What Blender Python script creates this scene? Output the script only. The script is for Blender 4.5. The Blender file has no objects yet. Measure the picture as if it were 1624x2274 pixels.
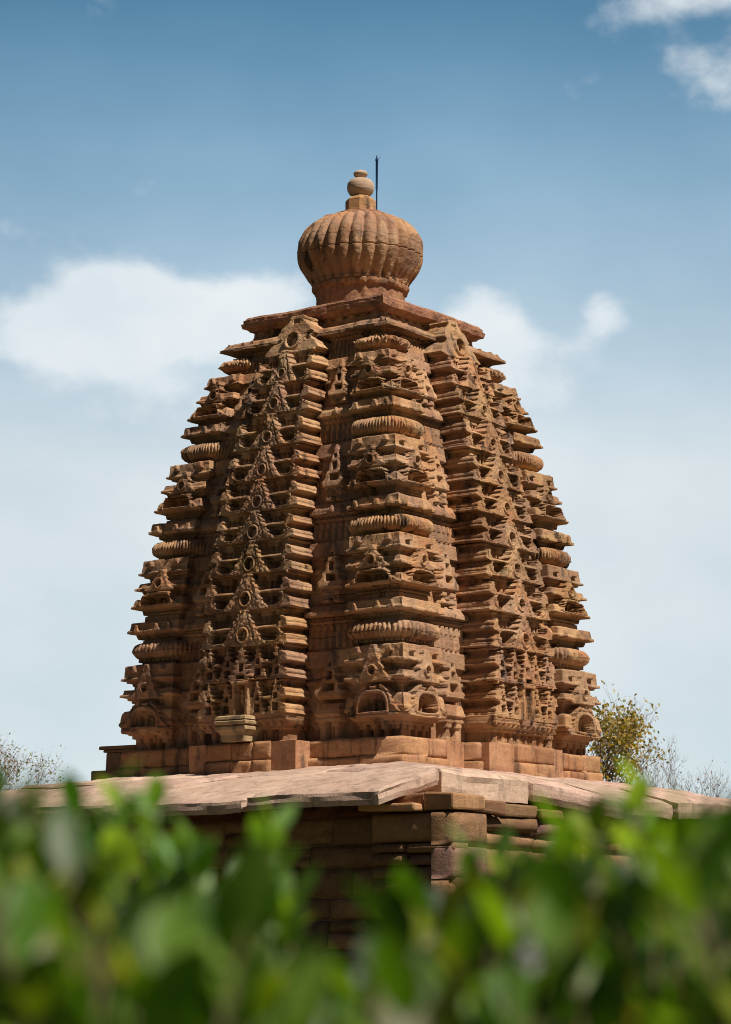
import bpy, math, random
import numpy as np
R = math.radians
random.seed(7)
rng = np.random.default_rng(11)
scene = bpy.context.scene
col = scene.collection

# ------------------------------------------------------------------ camera
cam_d = bpy.data.cameras.new('camera')
cam = bpy.data.objects.new('camera', cam_d)
col.objects.link(cam)
cam.location = (0.022, -34.0, 1.5)
cam.rotation_euler = (math.pi / 2 + 0.1724, 0, 0)
cam_d.sensor_fit = 'HORIZONTAL'
cam_d.sensor_width = 36
cam_d.lens = 36 * 5385.5 / 1624
cam_d.clip_start = 0.05
cam_d.clip_end = 3000
cam_d.dof.use_dof = True
cam_d.dof.focus_distance = 32.5
cam_d.dof.aperture_fstop = 5.8
scene.camera = cam

# ------------------------------------------------------------------ sky and sun
SUN_AZ, SUN_EL = R(-39), R(54)
sun_dir = np.array([math.cos(SUN_AZ) * math.cos(SUN_EL), math.sin(SUN_AZ) * math.cos(SUN_EL), math.sin(SUN_EL)])
world = bpy.data.worlds.new('World')
scene.world = world
world.use_nodes = True
wt = world.node_tree
for n in list(wt.nodes):
    wt.nodes.remove(n)
WN, WL = wt.nodes.new, wt.links.new
def wmath(op, a, b=None, c=None, clamp=False):
    n = WN('ShaderNodeMath'); n.operation = op; n.use_clamp = clamp
    for i, v in enumerate((a, b, c)):
        if v is None: continue
        if isinstance(v, (int, float)): n.inputs[i].default_value = v
        else: WL(v, n.inputs[i])
    return n.outputs[0]
sky = WN('ShaderNodeTexSky'); sky.sky_type = 'NISHITA'; sky.sun_disc = False
sky.sun_elevation = SUN_EL; sky.sun_rotation = math.pi / 2 - SUN_AZ
sky.air_density = 1.0; sky.dust_density = 0.4; sky.ozone_density = 2.0
tc = WN('ShaderNodeTexCoord')
sep = WN('ShaderNodeSeparateXYZ'); WL(tc.outputs['Generated'], sep.inputs[0])
az = wmath('ARCTAN2', sep.outputs[0], sep.outputs[1])
el = wmath('ARCSINE', sep.outputs[2])
# clouds: soft banks placed by compass direction and height above the horizon
nz = WN('ShaderNodeTexNoise'); nz.noise_dimensions = '3D'
nz.inputs['Scale'].default_value = 30; nz.inputs['Detail'].default_value = 9; nz.inputs['Roughness'].default_value = 0.56
mp = WN('ShaderNodeMapping'); mp.inputs['Scale'].default_value = (1, 1, 1.5)
WL(tc.outputs['Generated'], mp.inputs[0]); WL(mp.outputs[0], nz.inputs['Vector'])
def pix_dir(X, Y):
    return (math.atan((X - 812) / 5385.5), 0.1724 + math.atan((1137 - Y) / 5385.5))
banks = [  # X, Y (in photo coordinates turned into az/el), half sizes in the same unit, strength
    (270, 640, 130, 85, .95), (130, 720, 220, 100, .8), (590, 655, 120, 65, .9), (430, 720, 190, 80, .75), (300, 800, 400, 110, .6),
    (1050, 715, 90, 70, .95), (1150, 770, 110, 90, .75), (1360, 705, 60, 55, .75), (1290, 770, 80, 50, .45), (1210, 850, 150, 60, .42), (700, 880, 500, 110, .28),
    (1650, 170, 130, 80, .88), (1620, 5, 180, 60, .88), (60, 560, 120, 60, .3), (1420, 130, 150, 90, .22)]
density = None
for X, Y, hx, hy, st in banks:
    a0, e0 = pix_dir(X, Y)
    dx = wmath('DIVIDE', wmath('SUBTRACT', az, a0), hx / 5385.5)
    dy = wmath('DIVIDE', wmath('SUBTRACT', el, e0), hy / 5385.5)
    r2 = wmath('ADD', wmath('POWER', wmath('ABSOLUTE', dx), 2.2), wmath('POWER', wmath('ABSOLUTE', dy), 2.2))
    g = wmath('MULTIPLY', wmath('EXPONENT', wmath('MULTIPLY', r2, -1.0)), st)
    density = g if density is None else wmath('ADD', density, g)
density = wmath('MINIMUM', density, 1.15)
dn = wmath('ADD', density, wmath('MULTIPLY', wmath('SUBTRACT', nz.outputs['Fac'], 0.5), 1.7))
mr = WN('ShaderNodeMapRange'); mr.interpolation_type = 'SMOOTHSTEP'
WL(dn, mr.inputs['Value']); mr.inputs['From Min'].default_value = 0.27; mr.inputs['From Max'].default_value = 1.05
cloud = mr.outputs[0]
nz2 = WN('ShaderNodeTexNoise'); nz2.inputs['Scale'].default_value = 14; nz2.inputs['Detail'].default_value = 4
WL(mp.outputs[0], nz2.inputs['Vector'])
# thin haze towards the horizon
hz = WN('ShaderNodeMapRange')
WL(el, hz.inputs['Value'])
hz.inputs['From Min'].default_value = 0.405; hz.inputs['From Max'].default_value = 0.19
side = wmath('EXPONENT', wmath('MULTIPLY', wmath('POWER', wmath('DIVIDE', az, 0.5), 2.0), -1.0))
hzf = wmath('MULTIPLY', wmath('POWER', hz.outputs[0], 0.68), wmath('ADD', 0.74, wmath('MULTIPLY', nz2.outputs['Fac'], 0.42)), clamp=True)
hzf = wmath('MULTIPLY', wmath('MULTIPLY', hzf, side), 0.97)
tint = WN('ShaderNodeMix'); tint.data_type = 'RGBA'; tint.blend_type = 'MULTIPLY'
tint.inputs[0].default_value = 1.0
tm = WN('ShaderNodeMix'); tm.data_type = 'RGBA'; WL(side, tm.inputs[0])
tm.inputs[6].default_value = (0.44, 0.42, 0.40, 1); tm.inputs[7].default_value = (0.24, 1.00, 1.20, 1)  # unseen sky away from the view is dimmed to lower the fill light
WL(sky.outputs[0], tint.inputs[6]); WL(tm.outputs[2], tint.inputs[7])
m1 = WN('ShaderNodeMix'); m1.data_type = 'RGBA'
mh = WN('ShaderNodeMix'); mh.data_type = 'RGBA'
WL(wmath('POWER', hz.outputs[0], 1.6), mh.inputs[0]); mh.inputs[6].default_value = (6.0, 10.3, 13.8, 1); mh.inputs[7].default_value = (13.0, 14.1, 14.6, 1)
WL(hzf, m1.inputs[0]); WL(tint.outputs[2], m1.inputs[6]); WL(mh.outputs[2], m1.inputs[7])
m2 = WN('ShaderNodeMix'); m2.data_type = 'RGBA'
WL(wmath('MULTIPLY', wmath('MULTIPLY', cloud, wmath('ADD', 0.42, wmath('MULTIPLY', nz2.outputs['Fac'], 0.85))), 0.95, clamp=True), m2.inputs[0]); WL(m1.outputs[2], m2.inputs[6]); m2.inputs[7].default_value = (14.2, 15.0, 15.4, 1)
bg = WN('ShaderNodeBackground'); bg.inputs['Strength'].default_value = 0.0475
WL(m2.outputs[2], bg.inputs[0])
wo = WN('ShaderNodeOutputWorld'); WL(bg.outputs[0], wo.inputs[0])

sun_d = bpy.data.lights.new('sun', 'SUN'); sun_d.energy = 5.0; sun_d.angle = R(0.53); sun_d.color = (1.0, 0.92, 0.80)
sun = bpy.data.objects.new('sun', sun_d); col.objects.link(sun)
sun.rotation_euler = (math.pi / 2 - SUN_EL, 0, SUN_AZ + math.pi / 2)
scene.view_settings.view_transform = 'Standard'
scene.view_settings.look = 'None'
scene.cycles.filter_width = 1.0
scene.view_settings.exposure = 0.32
scene.view_settings.gamma = 1.0

# ------------------------------------------------------------------ helpers
def tag(o, label=None, cat=None, group=None, kind=None):
    if label: o['label'] = label
    if cat: o['category'] = cat
    if group: o['group'] = group
    if kind: o['kind'] = kind
    return o

def empty(name, loc=(0, 0, 0), rz=0):
    o = bpy.data.objects.new(name, None); col.objects.link(o)
    o.empty_display_size = .3
    o.location = loc; o.rotation_euler = (0, 0, rz)
    return o

def mesh_obj(name, verts, faces, mat, parent=None, smooth=False, tintv=None):
    me = bpy.data.meshes.new(name)
    verts = np.asarray(verts, dtype=np.float32)
    if isinstance(faces, np.ndarray) and faces.ndim == 2:
        k = faces.shape[1]; n = len(faces)
        me.vertices.add(len(verts)); me.vertices.foreach_set('co', verts.ravel())
        me.loops.add(n * k); me.loops.foreach_set('vertex_index', faces.astype(np.int32).ravel())
        me.polygons.add(n)
        me.polygons.foreach_set('loop_start', np.arange(0, n * k, k, dtype=np.int32))
        me.polygons.foreach_set('loop_total', np.full(n, k, dtype=np.int32))
        me.update(calc_edges=True)
    else:
        me.from_pydata([tuple(map(float, v)) for v in verts], [], [tuple(int(i) for i in f) for f in faces])
        me.update()
    if smooth:
        me.polygons.foreach_set('use_smooth', [True] * len(me.polygons))
    if tintv is not None:
        a = me.color_attributes.new('tint', 'FLOAT_COLOR', 'POINT')
        a.data.foreach_set('color', np.asarray(tintv, dtype=np.float32).ravel())
    me.materials.append(mat)
    o = bpy.data.objects.new(name, me); col.objects.link(o)
    if parent: o.parent = parent
    return o

def grid_faces(r, c, close=False, base=0):
    i = np.arange(r - 1)[:, None] * c
    if close:
        j = np.arange(c)[None, :]; j2 = (j + 1) % c
    else:
        j = np.arange(c - 1)[None, :]; j2 = j + 1
    f = np.stack([i + j, i + j2, i + c + j2, i + c + j], -1).reshape(-1, 4)
    return f + base

def grid_obj(name, V, mat, parent=None, close=False, smooth=False, cap=False):
    r, c = V.shape[:2]
    f = grid_faces(r, c, close)
    verts = V.reshape(-1, 3)
    if cap:
        n = len(verts)
        verts = np.vstack([verts, V[0].mean(0), V[-1].mean(0)])
        jj = np.arange(c); j2 = (jj + 1) % c
        if not close: jj = jj[:-1]; j2 = j2[:-1]
        f = np.vstack([f, np.stack([j2, jj, np.full_like(jj, n), np.full_like(jj, n)], -1),
                       np.stack([jj + (r - 1) * c, j2 + (r - 1) * c, np.full_like(jj, n + 1), np.full_like(jj, n + 1)], -1)])
        faces = [tuple(dict.fromkeys(q)) for q in f.tolist()]
        return mesh_obj(name, verts, faces, mat, parent, smooth)
    return mesh_obj(name, verts, f, mat, parent, smooth)

def hsh(ix, iy, seed):
    n = (ix.astype(np.int64) * 374761393 + iy.astype(np.int64) * 668265263 + seed * 1442695041) & 0x7fffffff
    n = ((n ^ (n >> 13)) * 1274126177) & 0x7fffffff
    return ((n ^ (n >> 16)) & 0xffff) / 65535.0

def vnoise(x, y, seed=0):
    x = np.asarray(x, float); y = np.asarray(y, float)
    x, y = np.broadcast_arrays(x, y)
    ix = np.floor(x); iy = np.floor(y); fx = x - ix; fy = y - iy
    fx = fx * fx * (3 - 2 * fx); fy = fy * fy * (3 - 2 * fy)
    a = hsh(ix, iy, seed); b = hsh(ix + 1, iy, seed); c = hsh(ix, iy + 1, seed); d = hsh(ix + 1, iy + 1, seed)
    return (a + (b - a) * fx) * (1 - fy) + (c + (d - c) * fx) * fy - 0.5

def fbm(x, y, seed=0, octv=3):
    s = 0; a = 1.0
    for k in range(octv):
        s = s + a * vnoise(x * 2 ** k, y * 2 ** k, seed + k); a *= .5
    return s

class MB:
    """collects boxes and tubes of one mesh"""
    def __init__(s): s.v = []; s.f = []; s.t = []
    def add(s, v, f, tint=None):
        b = len(s.v); s.v += [tuple(p) for p in v]; s.f += [tuple(i + b for i in q) for q in f]
        s.t += [tint or (1, 1, 1, 1)] * len(v)
    def hexa(s, p, tint=None):   # 8 corners: bottom 4 ccw, top 4 ccw
        s.add(p, [(3, 2, 1, 0), (4, 5, 6, 7), (0, 1, 5, 4), (1, 2, 6, 5), (2, 3, 7, 6), (3, 0, 4, 7)], tint)
    def box(s, x0, x1, y0, y1, z0, z1, tint=None, j=0):
        p = [(x0, y0, z0), (x1, y0, z0), (x1, y1, z0), (x0, y1, z0), (x0, y0, z1), (x1, y0, z1), (x1, y1, z1), (x0, y1, z1)]
        if j: p = [tuple(c + random.uniform(-j, j) for c in q) for q in p]
        s.hexa(p, tint)
    def tube(s, pts, rad, n=6, tint=None):
        pts = [np.array(p, float) for p in pts]
        v = []; f = []
        for i, p in enumerate(pts):
            d = pts[min(i + 1, len(pts) - 1)] - pts[max(i - 1, 0)]
            d /= np.linalg.norm(d) + 1e-9
            a = np.cross(d, (0, 0, 1) if abs(d[2]) < .9 else (1, 0, 0)); a /= np.linalg.norm(a); b = np.cross(d, a)
            r = rad[i] if isinstance(rad, (list, tuple)) else rad
            for k in range(n):
                t = 2 * math.pi * k / n
                v.append(p + r * (math.cos(t) * a + math.sin(t) * b))
        for i in range(len(pts) - 1):
            for k in range(n):
                k2 = (k + 1) % n
                f.append((i * n + k, i * n + k2, (i + 1) * n + k2, (i + 1) * n + k))
        f.append(tuple(range(n))[::-1]); f.append(tuple(range((len(pts) - 1) * n, len(pts) * n)))
        s.add(v, f, tint)
    def obj(s, name, mat, parent=None, smooth=False, bevel=0, tint=False):
        o = mesh_obj(name, s.v, s.f, mat, parent, smooth, s.t if tint else None)
        if bevel:
            m = o.modifiers.new('bevel', 'BEVEL'); m.width = bevel; m.segments = 2; m.limit_method = 'ANGLE'
        return o

# ------------------------------------------------------------------ materials
def stone_mat(name, c1, c2, c3, dark=(.07, .05, .04), dark_amt=.55, lichen=0.25, bump=.6, scale=1.0, tintattr=False, rough=.9, joints=0):
    m = bpy.data.materials.new(name); m.use_nodes = True
    nt = m.node_tree; N, L = nt.nodes.new, nt.links.new
    b = nt.nodes['Principled BSDF']; b.inputs['Roughness'].default_value = rough
    if 'Specular IOR Level' in b.inputs: b.inputs['Specular IOR Level'].default_value = .15
    geo = N('ShaderNodeNewGeometry'); oi = N('ShaderNodeObjectInfo')
    def noise(sc, det=4, ro=.55, sx=1, sz=1, dis=0):
        mp = N('ShaderNodeMapping'); mp.inputs['Scale'].default_value = (sx, sx, sz)
        L(geo.outputs['Position'], mp.inputs[0])
        n = N('ShaderNodeTexNoise'); n.inputs['Scale'].default_value = sc * scale; n.inputs['Detail'].default_value = det
        n.inputs['Roughness'].default_value = ro; n.inputs['Distortion'].default_value = dis
        L(mp.outputs[0], n.inputs['Vector']); return n.outputs['Fac']
    def ramp(v, a, bb):
        r = N('ShaderNodeMapRange'); r.interpolation_type = 'SMOOTHSTEP'
        L(v, r.inputs[0]); r.inputs[1].default_value = a; r.inputs[2].default_value = bb; return r.outputs[0]
    def mix(f, a, bb, bt='MIX'):
        x = N('ShaderNodeMix'); x.data_type = 'RGBA'; x.blend_type = bt
        for i, v in ((0, f), (6, a), (7, bb)):
            if isinstance(v, (float, int)): x.inputs[i].default_value = v
            elif isinstance(v, tuple): x.inputs[i].default_value = (*v[:3], 1)
            else: L(v, x.inputs[i])
        return x.outputs[2]
    def mul(a, k):
        x = N('ShaderNodeMath'); x.operation = 'MULTIPLY'; L(a, x.inputs[0])
        if isinstance(k, float): x.inputs[1].default_value = k
        else: L(k, x.inputs[1])
        return x.outputs[0]
    c = mix(ramp(noise(1.7, 4, .6), .38, .62), c1, c2)
    c = mix(mul(ramp(noise(3.1, 3, .6, sz=3.0), .48, .70), .8), c, c3)
    c = mix(mul(ramp(noise(9, 5, .7), .40, .75), .45), c, tuple(v * .55 for v in c1))
    # small pale scuffs and dark streaks running down
    c = mix(mul(ramp(noise(2.6, 6, .7, sx=1.8, sz=.40), .515, .65), dark_amt), c, dark)
    c = mix(mul(ramp(noise(5.5, 5, .7), .58, .68), lichen), c, (.28, .235, .14))
    c = mix(mul(ramp(noise(38, 3, .7), .5, .8), .35), c, tuple(min(1, v * 1.35) for v in c2))
    c = mix(mul(ramp(noise(24, 3, .7), .55, .75), .4), c, tuple(v * .4 for v in c1))
    r = N('ShaderNodeMapRange'); L(oi.outputs['Random'], r.inputs[0]); r.inputs[3].default_value = .86; r.inputs[4].default_value = 1.12
    fr = N('ShaderNodeMath'); fr.operation = 'MULTIPLY_ADD'; L(oi.outputs['Random'], fr.inputs[0]); fr.inputs[1].default_value = 7.0; fr.inputs[2].default_value = 0
    f2 = N('ShaderNodeMath'); f2.operation = 'FRACT'; L(fr.outputs[0], f2.inputs[0])
    r2 = N('ShaderNodeMapRange'); L(f2.outputs[0], r2.inputs[0]); r2.inputs[3].default_value = .965; r2.inputs[4].default_value = 1.05
    gm = N('ShaderNodeMath'); gm.operation = 'MULTIPLY'; L(r.outputs[0], gm.inputs[0]); L(r2.outputs[0], gm.inputs[1])
    cc = N('ShaderNodeCombineColor'); L(r.outputs[0], cc.inputs[0]); L(gm.outputs[0], cc.inputs[1]); L(r.outputs[0], cc.inputs[2])
    c = mix(1.0, c, cc.outputs[0], 'MULTIPLY')
    if joints:
        # open joints between stone courses, wandering slightly
        sx = N('ShaderNodeSeparateXYZ'); L(geo.outputs['Position'], sx.inputs[0])
        w1 = N('ShaderNodeMath'); w1.operation = 'MULTIPLY_ADD'; L(noise(1.3, 2), w1.inputs[0]); w1.inputs[1].default_value = .10; L(sx.outputs[2], w1.inputs[2])
        w2 = N('ShaderNodeMath'); w2.operation = 'PINGPONG'; L(w1.outputs[0], w2.inputs[0]); w2.inputs[1].default_value = joints
        c = mix(mul(ramp(w2.outputs[0], .012, .004), .65), c, (.05, .03, .02))
        # patches of replaced or differently coloured stone in each course
        vo = N('ShaderNodeTexVoronoi'); vo.feature = 'F1'; vo.distance = 'CHEBYCHEV'; vo.inputs['Scale'].default_value = 2.3; L(geo.outputs['Position'], vo.inputs['Vector'])
        sv = N('ShaderNodeSeparateColor'); L(vo.outputs['Color'], sv.inputs[0])
        c = mix(mul(ramp(sv.outputs[0], .62, .66), .35), c, (.30, .20, .16))
        c = mix(mul(ramp(sv.outputs[1], .70, .74), .35), c, (.56, .36, .21))
        c = mix(mul(ramp(sv.outputs[2], .74, .78), .45), c, (.20, .11, .07))
    if tintattr:
        at = N('ShaderNodeVertexColor'); at.layer_name = 'tint'
        c = mix(1.0, c, at.outputs[0], 'MULTIPLY')
    L(c, b.inputs['Base Color'])
    bp = N('ShaderNodeBump'); bp.inputs['Strength'].default_value = bump; bp.inputs['Distance'].default_value = .02
    h1 = noise(42, 5, .7); h2 = noise(8, 4, .6, sz=2.2)
    ad = N('ShaderNodeMath'); ad.operation = 'ADD'; L(h1, ad.inputs[0]); L(h2, ad.inputs[1])
    L(ad.outputs[0], bp.inputs['Height']); L(bp.outputs[0], b.inputs['Normal'])
    return m

M_TOWER = stone_mat('carved_sandstone', (.40, .205, .10), (.50, .295, .155), (.42, .185, .10), dark=(.045, .032, .024), dark_amt=.95, bump=.8, joints=.27)
M_PALE = stone_mat('pale_sandstone', (.36, .24, .14), (.42, .29, .17), (.32, .21, .12), dark_amt=.6)
M_CORNICE = stone_mat('weathered_cornice_stone', (.33, .16, .10), (.42, .22, .12), (.28, .12, .09), dark_amt=.6, lichen=.3)
M_FINIAL = stone_mat('buff_finial_stone', (.44, .31, .22), (.52, .40, .30), (.38, .25, .18), dark_amt=.25, lichen=.1, bump=.25)
M_ROOF = stone_mat('roof_slab_stone', (.46, .315, .245), (.54, .38, .30), (.38, .245, .195), dark_amt=.4, lichen=.05, bump=.5)
M_BASE = stone_mat('plinth_stone', (.39, .205, .105), (.46, .26, .14), (.33, .16, .095), dark_amt=.75, lichen=.2, bump=.5, tintattr=True)
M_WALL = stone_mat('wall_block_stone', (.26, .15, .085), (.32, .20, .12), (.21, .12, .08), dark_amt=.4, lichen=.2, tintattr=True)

def plain_mat(name, c, rough=.8, metal=0, trans=0):
    m = bpy.data.materials.new(name); m.use_nodes = True
    b = m.node_tree.nodes['Principled BSDF']
    b.inputs['Base Color'].default_value = (*c, 1); b.inputs['Roughness'].default_value = rough
    b.inputs['Metallic'].default_value = metal
    return m
M_IRON = plain_mat('blue_painted_iron', (.012, .05, .13), .5, .4)
M_TWIG = plain_mat('twig_bark', (.20, .13, .11), .9)
M_DARK = plain_mat('painted_opening_shade', (.012, .010, .009), 1)  # shade of the window openings, put into a near-black colour

def leaf_mat(name, cs, transl=.35, rough=.45):
    m = bpy.data.materials.new(name); m.use_nodes = True
    nt = m.node_tree; N, L = nt.nodes.new, nt.links.new
    b = nt.nodes['Principled BSDF']; b.inputs['Roughness'].default_value = rough
    at = N('ShaderNodeVertexColor'); at.layer_name = 'tint'
    nz = N('ShaderNodeTexNoise'); nz.inputs['Scale'].default_value = 30
    cr = N('ShaderNodeMix'); cr.data_type = 'RGBA'; L(nz.outputs['Fac'], cr.inputs[0])
    cr.inputs[6].default_value = (.75, .8, .7, 1); cr.inputs[7].default_value = (1.2, 1.15, 1.1, 1)
    mx = N('ShaderNodeMix'); mx.data_type = 'RGBA'; mx.blend_type = 'MULTIPLY'; mx.inputs[0].default_value = 1
    L(at.outputs[0], mx.inputs[6]); L(cr.outputs[2], mx.inputs[7])
    L(mx.outputs[2], b.inputs['Base Color'])
    tr = N('ShaderNodeBsdfTranslucent'); ml = N('ShaderNodeMix'); ml.data_type = 'RGBA'; ml.blend_type = 'MULTIPLY'
    ml.inputs[0].default_value = 1; L(mx.outputs[2], ml.inputs[6]); ml.inputs[7].default_value = (2.2, 2.2, .4, 1)
    L(ml.outputs[2], tr.inputs[0])
    ms = N('ShaderNodeMixShader'); ms.inputs[0].default_value = transl
    L(b.outputs[0], ms.inputs[1]); L(tr.outputs[0], ms.inputs[2])
    L(ms.outputs[0], nt.nodes['Material Output'].inputs[0])
    return m
M_LEAF = leaf_mat('glossy_hedge_leaf', None, .45, .48)
M_TREELEAF = leaf_mat('tree_leaf', None, .3, .6)

# ------------------------------------------------------------------ temple frame
PHI = -(math.pi / 4 - 0.1494)
temple = empty('stone_temple', (0, 0, 0), PHI)
tag(temple, 'carved red sandstone temple tower with ribbed round capstone above a sloping slab roof', 'temple')

COEF = [-0.0011005207903316667, 0.028930240640165677, -0.30945356349937275, 1.4152188810963373, 0.13983817500745985]
def A(z): return np.polyval(COEF, z)          # half width of the tower to the tips of its corner eaves
FULL = [0, 1, 3]                                # quarter turns whose corners the photo shows (near, right, left)

def rotz(V, k):
    """turn by k quarter turns"""
    V = np.array(V, float); 
    for _ in range(k % 4):
        V = np.stack([-V[..., 1], V[..., 0], V[..., 2]], -1)
    return V

# storeys of the corner piers: gable eave, lower tier, upper tier, slab top, cushion centre, plain eave
ST = [dict(g=4.330, tl=4.727, tu=4.950, top=5.165, am=5.367, pl=5.623),
      dict(g=5.956, tl=6.221, tu=6.429, top=6.640, am=6.795, pl=7.022),
      dict(g=7.322, tl=7.613, tu=7.817, top=8.015, am=8.180, pl=8.426),
      dict(g=8.656, tl=8.925, tu=9.130, top=9.290, am=9.450, pl=9.690)]

def corner_profile():
    P = [(3.95, -.26), (4.14, -.26), (4.145, -.17), (4.19, -.17), (4.195, -.10), (4.27, -.06)]
    for i, s in enumerate(ST):
        g, tl, tu, top, am, pl = (s[k] for k in ('g', 'tl', 'tu', 'top', 'am', 'pl'))
        k = A(g) / 2.4
        if i: P += [(g - .095, -.26), (g - .09, -.15), (g - .015, -.11)]
        P += [(g - .01, -.005), (g + .03, 0), (g + .035, -.018), (g + (tl - g) * .40, -.035), (g + (tl - g) * .52, -.06), (g + (tl - g) * .53, -.22),
              (tl - .09, -.22), (tl - .085, -.14), (tl - .05, -.14), (tl - .045, -.08), (tl - .014, -.08), (tl - .010, 0), (tl + .03, 0), (tl + .034, -.03), (tl + .10, -.045),
              (tl + .105, -.20), (tu - .075, -.20), (tu - .07, -.12), (tu - .04, -.12), (tu - .035, -.06), (tu - .01, -.06),
              (tu - .005, 0), (tu + .03, 0), (tu + .035, -.03), (top - .012, -.04), (top, -.05), (top + .005, -.30)]
        P += [(am - .115, -.30), (pl - .12, -.30), (pl - .095, -.28), (pl - .09, -.13), (pl - .02, -.09), (pl - .015, -.0), (pl + .03, 0), (pl + .035, -.025), (pl + .13, -.035), (pl + .145, -.05), (pl + .15, -.24)]
    z, o = zip(*P); return np.array(z), np.array(o)
CZ, CO = corner_profile()
CO = np.where(CO < -.12, -.11 + (CO + .11) * .42, CO)

def SR(z):
    """half width of the tier a height belongs to: tiers rise nearly upright and step back one above another"""
    z = np.asarray(z, float); st = [3.9] + [v for t in ST for v in (t['g'] - .10, t['tl'] - .09, t['tu'] - .075, t['top'] + .004, t['pl'] - .10)]
    i = np.clip(np.searchsorted(st, z, side='right') - 1, 0, len(st) - 1)
    base = np.array(st)[i] + .09
    return .72 * A(base) + .28 * A(z)

def dent(z, t, z0, z1, per=.062, amp=.03, rows=2):
    """small blocks carved in rows under an eave"""
    m = (z > z0) & (z < z1)
    r = np.floor((z - z0) / (z1 - z0) * rows)
    cell = ((t / per + r * .5) % 1.0)
    rv = ((z - z0) / (z1 - z0) * rows) % 1.0
    return np.where(m & ((cell < .3) | (rv < .22)), -amp, 0.0)

def corner_relief(du, z, k, seed):
    """carved plates standing on a corner pier's face: height over the eave tip line, nan where bare"""
    out = np.full(np.broadcast(du, z).shape, np.nan)
    cut = np.zeros(out.shape, bool)
    du = du + 0 * z; z = z + 0 * du
    for i, s in enumerate(ST):
        g, tl, tu, top, pl = s['g'], s['tl'], s['tu'], s['top'], s['pl']
        kk = A(g) / 2.4
        hw = (.40 if i else .42) * kk; H = (.42 if i == 0 else (tl - g) * .98)
        z0 = g - (.10 if i == 0 else .0)
        v = (z - z0) / H
        # horseshoe gable
        w = np.interp(v, [0, .10, .13, .26, .34, .55, .72, .84, .92, 1.0], [1.15, 1.15, .98, .86, .72, .66, .58, .50, .40, .30]) * hw
        w = w + .008 * np.sin(v * 40 + seed)
        notch = (v > .84) & (np.abs(np.abs(du) - .075 * kk) < .030 * kk) | (v > .93) & (np.abs(du) < .04)
        m = (v > 0) & (v < 1.0) & (np.abs(du) < w) & ~notch
        base = .012 - .006 * v
        rim = (np.abs(du) > w - .03) | (v > .86) | (v < .09)
        out = np.where(m, base + np.where(rim, .016, 0), out)
        vo, vt = .16, .56; ow = .275 * kk * (1.0 if i else .80)
        op = (v > vo) & (((np.abs(du) / ow) ** 2.8 + (np.clip(v - vo, 0, 9) / vt) ** 2.6) < 1)
        ring = (v > vo - .06) & (((np.abs(du) / (ow * 1.17)) ** 2.8 + (np.clip(v - vo, 0, 9) / (vt * 1.18)) ** 2.6) < 1)
        out = np.where(m & ring & ~op, base + .030, out)
        inner = np.full(out.shape, -.21)
        inner = np.where((np.abs(np.abs(du) - .10 * kk) < .020), -.13, inner)
        inner = np.where((np.abs(np.abs(du) - .10 * kk) < .042) & (v > .45), -.12, inner)
        inner = np.where((v > .56), -.10, inner)
        inner = np.where((np.abs(du) < .03 * kk) & (v < .46), -.15, inner)
        out = np.where(m & op, inner, out)
        # medallion gable over the tiers
        zb = tl - .045; H2 = (tu - tl) + (.10 if i else .26); v = (z - zb) / H2
        lift = SR(tl) - SR(z)
        w = np.interp(v, [0, .10, .13, .3, .55, .8, 1], [.26, .25, .20, .15, .10, .055, .03]) * kk * 1.05
        w = w + .012 * (np.floor(v * 9) % 2)
        m = (v > 0) & (v < 1) & (np.abs(du) < w)
        out = np.where(m, .028 - .012 * v + lift, out)
        rr = np.hypot(du / .9, z - (zb + H2 * (.36 if i else .30)))
        out = np.where(m & (rr < .078) & (rr > .055), .052 + lift, out)
        out = np.where(m & (rr <= .055), np.where((np.abs(du) < .018), -.01, -.10) + lift, out)
        # little buds on the slab fronts and plain eaves
        for zc, hh in ((top - .06, .075), (pl + .05, .085)):
            for uc in (-.30, 0.06, .28) if zc > pl - .3 and zc < pl + .2 and zc > top else (-.26, .24):
                q = (np.abs(du - uc * kk) < .028 * (1.3 - (z - zc) / hh)) & (np.abs(z - zc) < hh * .6)
                out = np.where(q & np.isnan(out), .015, out)
    # plinth pillars
    pm = (z < 4.14) & ((np.abs(((du + .02) / .17) % 1.0 - .5) < .22))
    pc = (z < 4.14) & (z > 4.08) & ((np.abs(((du + .02) / .17) % 1.0 - .5) < .34))
    pi = (z < 4.10) & ((np.abs(((du + .02) / .17) % 1.0) < .10))
    out = np.where(z < 4.14, -.34, out); out = np.where(pi, -.27, out); out = np.where(pm, -.19, out); out = np.where(pc, -.15, out)
    return out

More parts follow.
